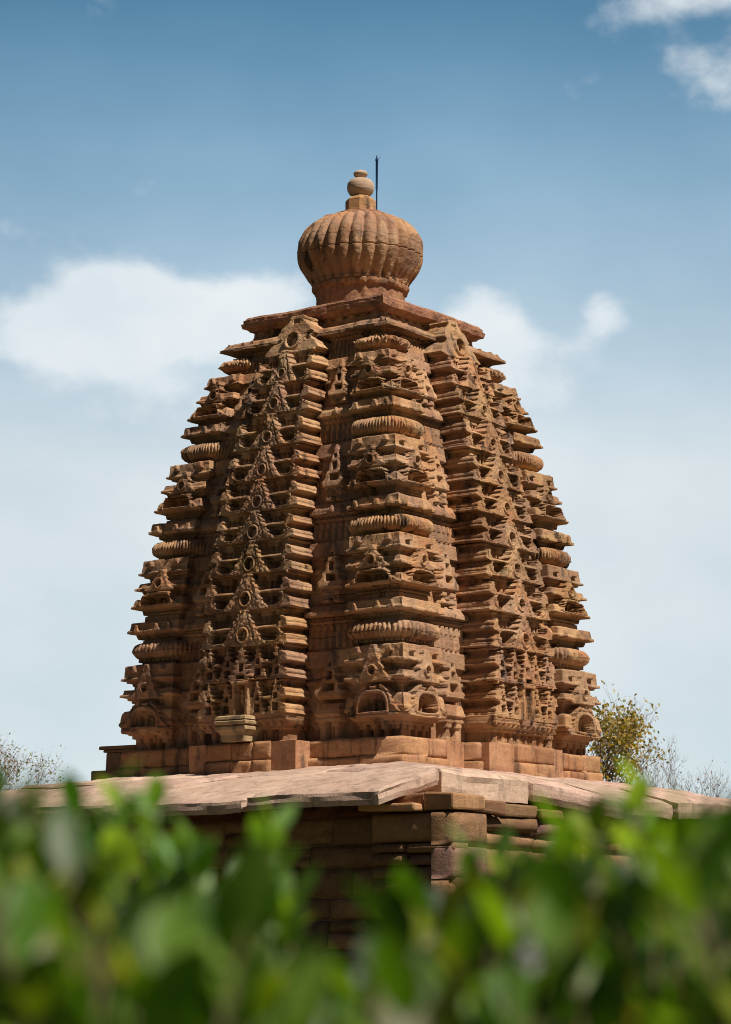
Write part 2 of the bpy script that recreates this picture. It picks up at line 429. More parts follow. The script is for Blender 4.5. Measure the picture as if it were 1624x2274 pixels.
def corner_pier(q):
    z = np.arange(3.95, 9.79, .0098)
    s = SR(z)
    pf = np.interp(z, CZ, CO)
    # every storey's joints wander a little
    nF, nS = 100, 10
    half = s + pf; inner = .605 * s - pf * .8
    inner = np.minimum(inner, half - .2)
    back = .86 * A(z)
    rows = []
    def face(flip):
        w = np.linspace(0, 1, nF)[None, :]
        zz = z[:, None]
        x = inner[:, None] + (half - inner)[:, None] * w
        xc = .80 * s[:, None]
        du = (x - xc)
        k = A(zz) / 2.4
        seed = 3 if flip else 9
        rel = corner_relief(du if not flip else -du, zz, k, seed + q)
        off = pf[:, None] + 0 * x
        for i, st in enumerate(ST):
            off = off + dent(zz, x, st['g'] - .075, st['g'] - .018) + dent(zz, x, st['pl'] - .08, st['pl'] - .018)
        has = ~np.isnan(rel)
        edge = np.clip(np.minimum(w, 1 - w) / .02, 0, 1)
        off2 = np.where(has, np.where(rel < -.05, rel, np.maximum(rel, off)), off)
        er = fbm(x * 5 + q * 5, zz * 5, 21 + seed, 3) * .011 + fbm(x * 22, zz * 22, 5 + seed + q, 2) * .005
        dm = fbm(x * 2.4 + q * 7, zz * 2.4, 320 + seed, 3)
        off2 = np.where((dm > .55) & (off2 > -.05), off2 - .045, off2)
        off2 = off2 + (er - .004)
        off2 = off[:, :] * (1 - edge) + off2 * edge if False else np.where(edge < .999, off + (off2 - off) * edge, off2)
        return x, s[:, None] + off2
    x, d = face(False)
    F1 = np.stack([x, -d, np.repeat(z[:, None], nF, 1)], -1)
    y, d = face(True)
    F2 = np.stack([d, -y, np.repeat(z[:, None], nF, 1)], -1)[:, ::-1]
    # corner column shared
    c = np.stack([half + fbm(z * 9, 0 * z, 3) * .02, -half, z], -1)[:, None, :]
    t = np.linspace(0, 1, nS)[None, :, None]
    e0 = np.stack([inner, -back, z], -1)[:, None, :]; S1 = e0 + (F1[:, :1] - e0) * t
    e1 = np.stack([back, -inner, z], -1)[:, None, :]; S2 = F2[:, -1:] + (e1 - F2[:, -1:]) * t
    V = np.concatenate([S1[:, :-1], F1[:, :-1], c, F2[:, 1:], S2[:, 1:]], 1)
    V[..., 2] += fbm(V[..., 0] * 4 + V[..., 1] * 4, V[..., 2] * 3, 31 + q, 2) * .014
    o = grid_obj('corner_pier', rotz(V, q), M_TOWER, temple)
    return o

def cushion(q, st, pier):
    s = A(st['am']); h0 = .217 * s; cx = s - h0
    r = (.119 if st['am'] < 9.3 else .085)
    nr = {5.367: 50, 6.795: 64, 8.180: 60}.get(st['am'], 44); n = nr * 8
    t = np.linspace(0, 2 * math.pi, n, endpoint=False)
    e = 3.6 if st['am'] < 9.3 else 3.2
    ct, sn = np.cos(t), np.sin(t)
    rad = (np.abs(ct) ** e + np.abs(sn) ** e) ** (-1 / e)
    px, py = rad * ct, rad * sn
    # spacing of ribs by arc length
    seg = np.hypot(np.diff(px, append=px[0]), np.diff(py, append=py[0])); arc = np.cumsum(seg) - seg
    ph = arc / arc[-1] * nr
    rib = np.abs(np.sin(ph * math.pi)) ** .6
    rowsN = 22
    V = []
    for j in range(rowsN):
        a = -math.pi / 2 + math.pi * j / (rowsN - 1)
        prof = math.cos(a) ** .75 if 0 < j < rowsN - 1 else 0
        tw = .25 * a   # ribs lean a little
        ribj = np.abs(np.sin((ph) * math.pi)) ** .6
        er = fbm(t * 12 + q, np.full(n, j * .3), int(st['am'] * 10), 2) * .02 * (3.0 if st['am'] > 9.3 else 1)
        hh = h0 - .17 + .18 * prof - (1 - ribj) * .040 * prof + er
        V.append(np.stack([cx + px * hh, -cx + py * hh, np.full(n, st['am'] + r * math.sin(a))], -1))
    V = np.array(V)
    o = grid_obj('ribbed_cushion', rotz(V, q), M_TOWER, pier, close=True, smooth=True)
    # stepped seat of small blocks below the cushion
    mb = MB()
    zz = st['am'] - r
    hs = h0 - .15
    np_ = 9
    for side in range(2):
        for k in range(np_):
            u = -hs + (k + .5) * 2 * hs / np_
            a_ = .40 * 2 * hs / np_
            if side == 0: mb.box(cx + u - a_, cx + u + a_, -cx - hs - .02, -cx - hs + .12, zz - .035, zz + .02)
            else: mb.box(cx + hs - .12, cx + hs + .02, -cx + u - a_, -cx + u + a_, zz - .035, zz + .02)
    v = rotz(np.array(mb.v), q)
    o2 = mesh_obj('block_seat', v, mb.f, M_TOWER, pier)
    return o

for q in FULL:
    pier = corner_pier(q)
    for st in ST:
        cushion(q, st, pier)

# ------------------------------------------------------------------ recess walls between piers
def recess(q, side):
    """wall strip with pilasters and small shrine gables; side -1/+1 along the face"""
    z = np.arange(3.95, 9.70, .0115)
    s = A(z); nC = 56
    u = np.linspace(.28, .66, nC)[None, :]
    zz = z[:, None]; ss = s[:, None]; k = ss / 2.4
    x = u * ss
    du = (x - .468 * ss)         # from the middle of the shrine
    off = np.full(x.shape, 0.0)
    prevpl = 3.95
    for i, st in enumerate(ST):
        g, tl, tu, top, am, pl = (st[j] for j in ('g', 'tl', 'tu', 'top', 'am', 'pl'))
        zg0 = (tl - .19) if i else tl - .15            # foot of the shrine gable
        if i == 0:
            # pilasters at the foot, block above
            m = (zz < 4.22) & (np.abs(np.abs(du) - .11) < .045); off = np.where(m, .11, off)
            off = np.where((zz < 4.22) & (zz > 4.15) & (np.abs(np.abs(du) - .11) < .065), .13, off)
            off = np.where((zz < 4.22) & (np.abs(du) < .03), .05, off)
            off = np.where((zz > 4.22) & (zz < 4.30) & (np.abs(du) < .22), .14, off)
            off = np.where((zz > 4.30) & (zz < 4.46) & (np.abs(du) < .215 - .2 * (zz - 4.30)), .17 - .3 * (zz - 4.3), off)
        else:
            za, zb = prevpl + .17, zg0 - .07
            m = (zz > za) & (zz < zb)
            off = np.where(m & (np.abs(np.abs(du) - .095 * k) < .042 * k), .10, off)
            off = np.where(m & (zz > zb - .06) & (np.abs(np.abs(du) - .095 * k) < .065 * k), .12, off)
            off = np.where(m & (zz < za + .05) & (np.abs(np.abs(du) - .095 * k) < .065 * k), .12, off)
            off = np.where(m & (np.abs(du) < .018 * k), .06, off)
            off = np.where(m & (zz > zb - .10) & (np.abs(du) < .045 * k), .08, off)
        off = np.where((zz > zg0 - .07) & (zz < zg0 - .035) & (np.abs(du) < .19 * k), .11, off)
        off = np.where((zz > zg0 - .035) & (zz < zg0 + .01) & (np.abs(du) < .21 * k), .15, off)
        H = (top - zg0) * .96; v = (zz - zg0) / H
        w = np.interp(v, [0, .1, .28, .5, .75, .93, 1], [.215, .20, .14, .10, .06, .035, .02]) * k * (1 + .10 * np.sin(v * 30))
        m = (v > 0) & (v < 1) & (np.abs(du) < w)
        off = np.where(m, .15 - .05 * v, off)
        off = np.where(m & (np.abs(v - .17) < .085) & (np.abs(du) < .085 * k), .02, off)
        off = np.where(m & (np.abs(v - .45) < .10) & (np.abs(du) < .04 * k), .02, off)
        off = np.where(m & (np.abs(v - .70) < .05) & (np.abs(du) < .022 * k), .05, off)
        # side slab bands running behind the shrine
        for z0, z1, o_ in ((tu, top, .06), (tl - .01, tl + .05, .04)):
            off = np.where((zz > z0) & (zz < z1) & ~m, o_, off)
        # vertical stepped panels under the plain eave
        m = (zz > top + .03) & (zz < pl - .12)
        pw = np.abs(((x + .02) / (.115 * k)) % 1.0 - .5)
        off = np.where(m & (pw < .17), .045, off)
        off = np.where(m & (pw < .30) & (zz > pl - .22), .03, off)
        off = np.where((zz > pl - .10) & (zz < pl - .02), .05 + dent(zz, x, pl - .10, pl - .02), off)
        off = np.where((zz >= pl - .015) & (zz < pl + .05), .115, off)
        off = np.where((zz >= pl + .05) & (zz < pl + .15), .115 - .6 * (zz - pl - .05), off)
        off = np.where((zz >= pl) & (zz < pl + .11) & (np.abs(du + .03) < .03 * (1.4 - (zz - pl) / .11)), .13, off)
        prevpl = pl
    off = off * 1.15
    er = fbm(x * 5 + q * 3, zz * 5, 71 + side, 3) * .014 + fbm(x * 26, zz * 26, 77 + side, 2) * .006
    off = off + er
    d = .895 * ss + off * .92
    V = np.stack([side * x, -d, zz + 0 * x], -1)
    if side < 0: V = V[:, ::-1]
    return grid_obj('recessed_wall', rotz(V, q), M_TOWER, temple)
for q in (0, 1):
    for sd in (-1, 1): recess(q, sd)
# ------------------------------------------------------------------ central projections with arch mesh
BZ = [4.31, 4.785, 5.247, 5.732, 6.222, 6.675, 7.096, 7.541, 8.005, 8.491, 8.947, 9.429, 9.975]
def mesh_band(q, i):
    z0, z1 = BZ[i], BZ[i + 1]
    peak = i == len(BZ) - 2
    H = z1 - z0
    nz_ = int(H / .0095); z = np.linspace(z0, z1, nz_); v = (z - z0) / H
    s = A(z)
    s = .6 * A(z0) + .4 * s
    wb = .315 * s * (1 + .02 * math.sin(i * 2.3 + q))
    j = .015 * math.sin(i * 3.1 + q * 2)
    prof = np.interp(v, [0, .012, .05, .055, .12 + j, .125 + j, .15 + j, .155 + j, .25, .255, .29, .295, .34, .345, .44, .445, .475, .48, .51, .515, .58 + j, .585 + j, .61 + j, .615 + j, .70, .705, .74, .745, .80, .805, .93, .935, 1.0],
                        [-.13, .01, .01, -.012, -.018, -.04, -.04, -.022, -.03, -.07, -.07, -.12, -.12, -.17, -.17, -.11, -.11, -.04, -.01, -.02, -.03, -.05, -.05, -.035, -.045, -.08, -.08, -.13, -.13, -.18, -.18, -.11, -.11])
    prof = prof * .8
    if peak:
        wb = wb * np.interp(v, [0, .12, .35, .45, .8, .95, 1], [1, .92, .76, .72, .54, .46, .40])
        prof = prof * .6 - .03 * v
    ratio = 1.12
    yf = ratio * s; back = .86 * s
    if peak: yf = yf - .02
    nF = 150 if not peak else 110; nS = 26
    w = np.linspace(-1, 1, nF)[None, :]; zz = z[:, None]; vv = v[:, None]
    hw = (wb + prof)[:, None]
    x = w * hw
    W = .315 * s[:, None]
    a = np.abs(x) / W                               # 0 middle, 1 outer edge
    rnd = random.Random(i * 7 + q)
    off = np.full(x.shape, -.20) + 0 * x
    # stepped panels inside the openings
    cell = np.abs(((x / W * 2.9) + .25 + .1 * (i % 3)) % 1.0 - .5)
    off = np.where((vv > .60) & (cell < .23) & (cell > .10) & (vv < .80), -.13, off)
    off = np.where((vv > .80) & (cell < .36), -.115, off)
    off = np.where((vv < .36) & (cell < .11), -.13, off)
    off = np.where((vv >= .34) & (vv < .45), -.11, off)
    off = np.where(vv > .925, -.10, off)
    bar = (vv > .455) & (vv < .535)
    off = np.where(bar, -.004, off)
    off = np.where(vv < .09, .008, off)
    special = i in (0, 1)
    jag = .035 * np.sin(vv * 44 + rnd.random() * 6) + .02 * np.sin(vv * 90)
    # outer half gables
    wo = np.interp(vv, [0, .10, .30, .455, .54, .75, 1.0], [.34, .29, .24, .24, .22, .17, .11]) + .030 * (np.floor(vv * 12 + .6) % 2)
    m = a > 1 - wo
    off = np.where(m, .0, off)
    wcg = np.interp(vv, [0, .06, .10, .30, .5, .7, .86, .9, .96, 1.0], [.48, .48, .42, .33, .25, .17, .10, .07, .10, .04])
    hole = (vv > .10) & (vv < .45) & (a > wcg + .015) & ((np.clip(a - .64, 0, 9) / .17) ** 2.2 + (np.abs(vv - .275) / .178) ** 2.4 < 1)
    off = np.where((vv < .455) & (vv >= .09) & ~hole, -.004, off)
    hole2 = (vv > .07) & (vv < .48) & (a > wcg) & ((np.clip(a - .64, 0, 9) / .21) ** 2.2 + (np.abs(vv - .275) / .205) ** 2.4 < 1)
    off = np.where(hole2 & ~hole & (vv < .48), .012, off)
    # central gable
    if not special:
        wc = wcg * (.92 + .16 * rnd.random()) + .030 * (np.floor(vv * 11 + .3) % 2) * (vv > .1)
        m = a < wc
        off = np.where(m, .032 - .008 * vv + fbm(x * 30 + i, zz * 30, 61 + i, 2) * .012 - .012 * (np.abs(a - wc * .62) < .02), off)
        rr = np.hypot(x / 1.0, (zz - (z0 + .30 * H)) * .92)
        Rm = (.066 + .012 * rnd.random()) * s[:, None] / 2.3
        off = np.where((rr < Rm * 1.6) & (rr > Rm * 1.35), .018, off)
        off = np.where((rr < Rm * 1.32) & (rr > Rm), .044, off)
        fig = (np.abs(x) < .028 + .018 * (zz < z0 + .30 * H)) & (np.abs(zz - (z0 + .29 * H)) < Rm * .75)
        off = np.where(rr <= Rm, np.where(fig, -.01, -.12), off)
    else:
        # busy lower storeys: four narrow gables side by side, pillared bay in the middle
        for gc, gw in ((.34, .19), (.74, .17)):
            da = np.abs(a - gc)
            wc = np.interp(vv, [0, .1, .3, .55, .8, 1.0], [1.15, 1.0, .72, .45, .24, .10]) * gw + jag * .5
            off = np.where(da < wc, -.004, off)
            off = np.where((da < .06) & (np.abs(vv - .22) < .11), -.20, off)
            off = np.where((da < .035) & (np.abs(vv - .52) < .09), -.16, off)
        if i == 0:
            col_ = np.abs(a - .145) < .04
            off = np.where(a < .185, -.24, off)
            off = np.where(col_, .03, off)
            off = np.where((a < .20) & (vv > .90), .05, off)
            # standing figure
            yv = vv
            body = np.interp(yv, [.04, .10, .3, .45, .52, .60, .64, .67, .72, .78, .80], [.03, .028, .03, .045, .032, .05, .052, .015, .028, .024, 0])
            off = np.where((a < body) & (yv < .80), -.02, off)
            off = np.where((a < .008) & (yv < .40), -.08, off)
        else:
            wc = np.interp(vv, [0, .12, .2, .5, .9, 1], [.25, .25, .18, .13, .06, .03]) + jag
            off = np.where(a < wc, .045 - .03 * vv, off)
            off = np.where((a < .09) & (np.abs(vv - .10) < .05), -.10, off)
            off = np.where((a < .05) & (np.abs(vv - .38) < .12), -.14, off)
    if peak:
        off = np.full(x.shape, 0.0) - .03 * vv
        rr = np.hypot(x, zz - (z0 + .30 * H))
        off = np.where((rr < .135) & (rr > .10), .03, off)
        off = np.where(rr <= .10, np.where((np.abs(x) < .04) & (zz < z0 + .38 * H), -.035, -.10), off)
        off = np.where((vv > .78) & (vv < .90) & (np.abs(x) < .06), -.05, off)
    # broken, eroded bits
    dm = fbm(x * 2.6 + i * 3.7 + q * 11, zz * 2.6, 300 + q, 3)
    off = np.where((dm > .52) & (off > -.06), off - .05 - .03 * vnoise(x * 20, zz * 20, 9), off)
    er = fbm(x * 6 + q * 4, zz * 6, 40 + i, 3) * .012 + fbm(x * 24, zz * 24, 90 + i + q, 2) * .005
    off = off + er
    edge = np.clip((1 - np.abs(w)) / .02, 0, 1)
    front = yf[:, None] + off
    F = np.stack([x, -front, zz + 0 * x], -1)
    t = np.linspace(0, 1, nS)[None, :, None]
    eL = np.stack([-(wb + prof), -back, z], -1)[:, None, :]
    eR = np.stack([(wb + prof), -back, z], -1)[:, None, :]
    S1 = eL + (F[:, :1] - eL) * t; S2 = F[:, -1:] + (eR - F[:, -1:]) * t
    for S in (S1, S2):
        S[..., 0] += fbm(S[..., 1] * 9, S[..., 2] * 9, 55 + i, 3) * .016
    V = np.concatenate([S1[:, :-1], F, S2[:, 1:]], 1)
    # foot and top closing rows
    foot = V[:1].copy(); foot[..., 0] *= .8; foot[..., 1] = np.where(foot[..., 1] < -.9 * s[0], -.98 * s[0], foot[..., 1])
    topr = V[-1:].copy(); topr[..., 0] *= .8; topr[..., 1] = -back[-1]
    V = np.concatenate([foot, V, topr], 0)
    V[1:-1, :, 2] += (fbm(V[1:-1, :, 0] * 3 + i, V[1:-1, :, 1] * 3, 8 + i, 2) * .018)
    return grid_obj('arch_band', rotz(V, q), M_TOWER, temple)
for q in (0, 1):
    for i in range(len(BZ) - 1):
        b_ = mesh_band(q, i)

def bhadra_foot(q):
    """pillared foot under the central projection"""
    z = np.linspace(3.90, 4.32, 44); s = A(z)[:, None]; zz = z[:, None]
    w = np.linspace(-1, 1, 120)[None, :]
    prof = np.interp(z, [3.9, 4.13, 4.135, 4.18, 4.185, 4.24, 4.32], [-.13, -.13, -.08, -.08, -.04, -.02, -.01])[:, None]
    x = w * (.315 * s + prof)
    off = prof + 0 * x
    c = np.abs((x / .19) % 1.0 - .5)
    off = np.where((zz < 4.13) & (c < .26), -.20, off)
    off = np.where((zz < 4.10) & (c < .10), -.15, off)
    off = np.where((zz > 4.185) & (zz < 4.24) & (np.abs((x / .12) % 1.0 - .5) < .2), off - .03, off)
    F = np.stack([x, -(1.12 * s + off + fbm(x * 9, zz * 9, 3 + q, 3) * .02), zz + 0 * x], -1)
    eL = np.stack([x[:, 0], -.86 * s[:, 0], z], -1)[:, None]; eR = np.stack([x[:, -1], -.86 * s[:, 0], z], -1)[:, None]
    grid_obj('pillared_foot', rotz(np.concatenate([eL, F, eR], 1), q), M_TOWER, temple)
for q in (0, 1): bhadra_foot(q)

# pale pedestal carrying the niche on the left face
def pedestal():
    prof = [(3.98, .19), (4.06, .19), (4.10, .22), (4.13, .25), (4.165, .25), (4.19, .21), (4.205, .26), (4.235, .265), (4.26, .22), (4.265, .25), (4.30, .245), (4.315, .21)]
    V = []
    for z, r in prof:
        n = 8; ring = []
        for t in range(4):
            a = np.array([(-1, -1), (1, -1), (1, 1), (-1, 1)][t], float); b = np.array([(1, -1), (1, 1), (-1, 1), (-1, -1)][t], float)
            for k in range(n):
                p = a + (b - a) * k / n
                ring.append((p[0] * r, -2.74 + p[1] * (r * .8), z))
        V.append(ring)
    V = np.array(V); V[..., 1] += fbm(V[..., 0] * 9, V[..., 2] * 9, 3) * .012
    grid_obj('niche_pedestal', V, M_PALE, temple, close=True, cap=True)
pedestal()

# ------------------------------------------------------------------ solid core behind the carving (all four sides)
def core():
    z = np.linspace(3.6, 9.95, 60)
    V = []
    for zi in z:
        h = float(A(max(zi, 3.98))) * .855
        V.append([(-h, -h, zi), (h, -h, zi), (h, h, zi), (-h, h, zi)])
    V = np.array(V)
    return grid_obj('tower_core', V, M_TOWER, temple, close=True, cap=True)
core()
# plain tiers for the two hidden faces
def back_face(q):
    z = np.arange(3.95, 9.7, .03); s = A(z)
    pf = np.interp(z, CZ, CO)
    V = []
    for zi, si, p in zip(z, s, pf):
        V.append([(-.62 * si, -.85 * si, zi), (-.32 * si, -(.9 * si + p * .4), zi), (-.315 * si, -(1.1 * si + p), zi), (.315 * si, -(1.1 * si + p), zi), (.32 * si, -(.9 * si + p * .4), zi), (.62 * si, -.85 * si, zi)])
    grid_obj('tiered_wall', rotz(np.array(V), q), M_TOWER, temple)
for q in (2, 3): back_face(q)

# ------------------------------------------------------------------ square rings at the top
def ring(name, prof, mat, seed=0, n=110, ero=.02, sub=4, dents=None, parent=None, wav=.0):
    """prof: (z, half) pairs; resampled and eroded"""
    pz = np.array([p[0] for p in prof]); ph = np.array([p[1] for p in prof])
    tt = np.arange(len(prof)); t = np.linspace(0, len(prof) - 1, (len(prof) - 1) * sub + 1)
    z = np.interp(t, tt, pz); h = np.interp(t, tt, ph)
    side = np.linspace(-1, 1, n, endpoint=False)
    V = np.zeros((len(z), 4 * n, 3))
    for k in range(4):
        u = side[None, :] * h[:, None]
        hh = h[:, None] + 0 * u
        ed = np.clip((1 - np.abs(side)) / .02, 0, 1)[None, :]
        if dents is not None: hh = hh + dents(u, z[:, None]) * ed
        er = fbm(u * 6 + k * 9, z[:, None] * 8, seed, 3) * ero * ed
        P = np.stack([u, -(hh + er), z[:, None] + 0 * u + fbm(u * 2 + k * 7, 0 * u, seed + 3, 3) * wav], -1)
        V[:, k * n:(k + 1) * n] = rotz(P, k)
    return grid_obj(name, V, mat, parent or temple, close=True, cap=True)

def eave_dents(u, z):
    return dent(z + 0 * u, u, 9.60, 9.655, per=.07, amp=.035)
ring('top_eave', [(9.56, 1.20), (9.60, 1.24), (9.605, 1.31), (9.655, 1.37), (9.66, 1.475), (9.70, 1.47), (9.72, 1.43), (9.76, 1.405), (9.80, 1.33), (9.805, 1.2)], M_TOWER, 4, 150, .03, 6, eave_dents, wav=.015)
def frieze_dents(u, z):
    c = np.abs((u / .20) % 1.0 - .5)
    m = (z > 9.83) & (z < 9.98)
    return np.where(m & (c < .20), -.07, 0) + np.where(m & (c < .10) & (z < 9.93), .035, 0)
ring('frieze', [(9.78, 1.10), (9.81, 1.15), (9.83, 1.15), (9.835, 1.13), (9.98, 1.12), (9.985, 1.15), (10.02, 1.15)], M_TOWER, 9, 150, .03, 6, frieze_dents)
ring('cornice', [(9.975, 1.08), (9.98, 1.165), (10.01, 1.19), (10.03, 1.245), (10.095, 1.262), (10.105, 1.235), (10.15, 1.235), (10.16, 1.215), (10.185, 1.20), (10.22, .7)], M_CORNICE, 14, 120, .028, 5, wav=.02)

# ------------------------------------------------------------------ ribbed capstone and finial
DX, DY = 0.0, 0.0
cphi, sphi = math.cos(-PHI), math.sin(-PHI)
DX, DY = -0.05 * cphi, -0.05 * sphi
def lathe(name, prof, mat, parent, n=96, fn=None, smooth=True, sub=4, cap=True):
    pz = np.array([p[1] for p in prof]); pr = np.array([p[0] for p in prof])
    tt = np.arange(len(prof)); t = np.linspace(0, len(prof) - 1, (len(prof) - 1) * sub + 1)
    z = np.interp(t, tt, pz)[:, None]; r = np.interp(t, tt, pr)[:, None]
    th = np.linspace(0, 2 * math.pi, n, endpoint=False)[None, :]
    rr = r + 0 * th
    if fn: rr = fn(rr, th + 0 * rr, z + 0 * rr)
    V = np.stack([DX + rr * np.cos(th), DY + rr * np.sin(th), z + 0 * rr], -1)
    return grid_obj(name, V, mat, parent, close=True, smooth=smooth, cap=cap)

def collar_fn(r, th, z):
    r = r + fbm(th * 9, z * 9, 5, 3) * .03
    m = (z > 10.625) & (z < 10.70)
    return np.where(m & (np.abs((th * 14 / math.pi) % 1.0 - .5) < .14), r - .03, r)
lathe('dome_collar', [(.62, 10.10), (.635, 10.45), (.64, 10.60), (.645, 10.615), (.68, 10.62), (.695, 10.65), (.70, 10.69), (.66, 10.71)], M_CORNICE, temple, 168, collar_fn)
def bulge(z):
    return np.interp(z, [10.70, 10.78, 10.85, 10.93, 11.00, 11.08, 11.16, 11.24, 11.32, 11.40, 11.47, 11.53, 11.59, 11.64, 11.68, 11.72],
                        [.690, .728, .780, .832, .872, .900, .915, .918, .908, .885, .855, .820, .765, .700, .620, .52])
def dome_fn(upper):
    def f(r, th, z):
        n = 29
        lean = .04 * np.sin(z * 3)
        c = np.abs(np.sin((th + lean) * n / 2))
        groove = (1 - c ** .75)
        amp = .075 if upper else .06
        fade = np.clip((z - 10.69) / .06, .25, 1) * np.clip((11.75 - z) / .06, 0, 1)
        r = r - groove * amp * fade
        r = r + fbm(th * 5, z * 5, 12, 3) * .020 + fbm(th * 30, z * 26, 18, 2) * .006
        return r
    return f
zl = np.linspace(10.70, 11.125, 20); zu = np.linspace(11.14, 11.72, 24)
lathe('ribbed_capstone', [(float(bulge(z)), float(z)) for z in zl] + [(.86, 11.132)], M_TOWER, temple, 29 * 14, dome_fn(False), sub=2)
lathe('ribbed_capstone', [(.86, 11.127)] + [(float(bulge(z)), float(z)) for z in zu] + [(.30, 11.74)], M_TOWER, temple, 29 * 14, dome_fn(True), sub=2)
lathe('dome_cap', [(.30, 11.70), (.42, 11.715), (.435, 11.74), (.42, 11.775), (.24, 11.79)], M_CORNICE, temple, 60, lambda r, th, z: r + fbm(th * 4, z * 4, 3, 3) * .03)
def broken_plate():
    V = []
    for z, k in ((11.655, .96), (11.70, 1.0), (11.73, .94)):
        V.append([(DX + k * (.58 + .03 * math.sin(a * 9)) * math.cos(a), DY + k * (.58 + .03 * math.sin(a * 9)) * math.sin(a), z) for a in np.linspace(R(175), R(245), 20)] +
                 [(DX + .36 * math.cos(a), DY + .36 * math.sin(a), z + .05) for a in np.linspace(R(245), R(175), 20)])
    return grid_obj('cap_slab', np.array(V), M_CORNICE, temple, close=True, cap=True)
broken_plate()
# octagonal finial block
V = []
for z, r in ((11.76, .205), (12.01, .205), (12.05, .17), (12.075, .13)):
    V.append([(DX + r / math.cos(math.pi / 8) * math.cos(R(22.5 + 45 * k + 10)), DY + r / math.cos(math.pi / 8) * math.sin(R(22.5 + 45 * k + 10)), z) for k in range(8)])
grid_obj('finial_block', np.array(V), M_TOWER, temple, close=True, cap=True)
lathe('finial_pot', [(.115, 12.07), (.12, 12.085), (.165, 12.12), (.192, 12.17), (.198, 12.22), (.19, 12.275), (.16, 12.32), (.11, 12.345), (.07, 12.35)], M_FINIAL, temple, 48)
lathe('finial_bud', [(.06, 12.345), (.068, 12.37), (.10, 12.405), (.105, 12.43), (.09, 12.455), (.05, 12.475), (.01, 12.48)], M_FINIAL, temple, 40)
# iron rod
mb = MB()
ox, oy = DX + .235 * cphi, DY + .235 * sphi
mb.tube([(ox, oy, 11.74), (ox, oy, 12.15), (ox, oy, 12.2), (ox + .004, oy, 12.62), (ox + .004, oy, 12.635), (ox + .004, oy, 12.66), (ox + .004, oy, 12.72)], [.009, .011, .016, .019, .026, .018, .002], 8)
mb.tube([(ox + .01, oy, 12.64), (ox + .01 + .05 * cphi, oy + .05 * sphi, 12.68)], [.004, .003], 5)
rod = mb.obj('lightning_rod', M_IRON, None, True)
rod.rotation_euler = (0, 0, PHI)
tag(rod, 'thin dark blue iron spike standing beside the pot finial on the tower top', 'lightning rod')

# ------------------------------------------------------------------ plinth under the tower
def plan_blocks(z0, z1, grow, mat, face_pts, joints, name):
    pass
def plinth():
    steps = [(-2.40, -.80, 2.40), (-.80, -.64, 2.60), (-.64, -.48, 2.70), (-.48, .52, 2.80), (.52, .70, 2.68), (.70, .86, 2.56), (.86, 2.40, 2.40)]
    def blk(q, u0, u1, d, z0, z1, seedt, dx=0):
        mb = MB()
        nx = max(2, int((u1 - u0) / .04)); nz_ = 7
        t = random.uniform(.85, 1.1); tint = (t, t * random.uniform(.93, 1.02), t * random.uniform(.88, 1.02), 1)
        u = np.linspace(u0 + .003, u1 - .003, nx); z = np.linspace(z0 + .002, z1 - .002, nz_)
        U, Z = np.meshgrid(u, z)
        rnd = np.minimum(np.minimum(U - u0, u1 - U), np.minimum(Z - z0, z1 - Z))
        D = d - .02 * np.clip(1 - rnd / .02, 0, 1) ** 2 + fbm(U * 4 + seedt, Z * 9, seedt, 3) * .018
        topw = fbm(U * 2.2 + seedt, U * 0, seedt + 5, 2) * .02
        Z2 = Z + np.where(Z > z1 - .01, topw, 0)
        F = np.stack([U, -D, Z2], -1)
        bt = np.stack([u, np.full(nx, -1.9), Z2[-1]], -1)[None]; bb = np.stack([u, np.full(nx, -1.9), Z2[0]], -1)[None]
        V = np.concatenate([bb, F, bt], 0)
        L_ = V[:, :1].copy(); L_[..., 1] = -1.9; R_ = V[:, -1:].copy(); R_[..., 1] = -1.9
        V = np.concatenate([L_, V, R_], 1)
        o = mesh_obj('plinth_block', rotz(V, q).reshape(-1, 3), grid_faces(*V.shape[:2]), mat, temple, tintv=[tint] * (V.shape[0] * V.shape[1]))
        return o
    mat = M_BASE
    # left face (q=0): long run, joints as in the photo
    fc0 = [(-2.42, -.80, 2.40, [-1.6]), (-.80, -.60, 2.56, []), (-.60, .50, 2.74, [-.15, .22]), (.50, .72, 2.62, []), (.72, 2.42, 2.405, [])]
    fc1 = [(-2.42, -1.95, 2.405, []), (-1.95, -1.86, 2.425, []), (-1.86, -1.42, 2.405, []), (-1.42, -1.02, 2.27, []), (-1.02, -.64, 2.58, []), (-.64, -.32, 2.665, []), (-.32, .60, 2.76, [.15]), (.60, .95, 2.62, []), (.95, 2.42, 2.41, [1.55, 2.02])]
    sd = 1
    for q, fc in ((0, fc0), (1, fc1)):
        for u0, u1, d, js in fc:
            cuts = [u0] + js + [u1]
            for a, b in zip(cuts[:-1], cuts[1:]):
                sd += 3
                blk(q, a, b, d, 3.735, 3.975 + random.uniform(-.008, .012), sd)
                blk(q, a, b, d + .03, 3.50, 3.735, sd + 1)
    for q in (2, 3):
        blk(q, -2.40, 2.40, 2.40, 3.735, 3.975, 50 + q); blk(q, -2.43, 2.43, 2.43, 3.50, 3.735, 60 + q)
plinth()
mb = MB(); mb.box(-2.38, 2.38, -2.38, 2.38, 3.4, 3.972); mb.box(-.9, .9, -2.70, 2.70, 3.4, 3.968); mb.box(-2.70, 2.70, -.9, .9, 3.4, 3.969)
mb.obj('plinth_core', M_BASE, temple, tint=True)
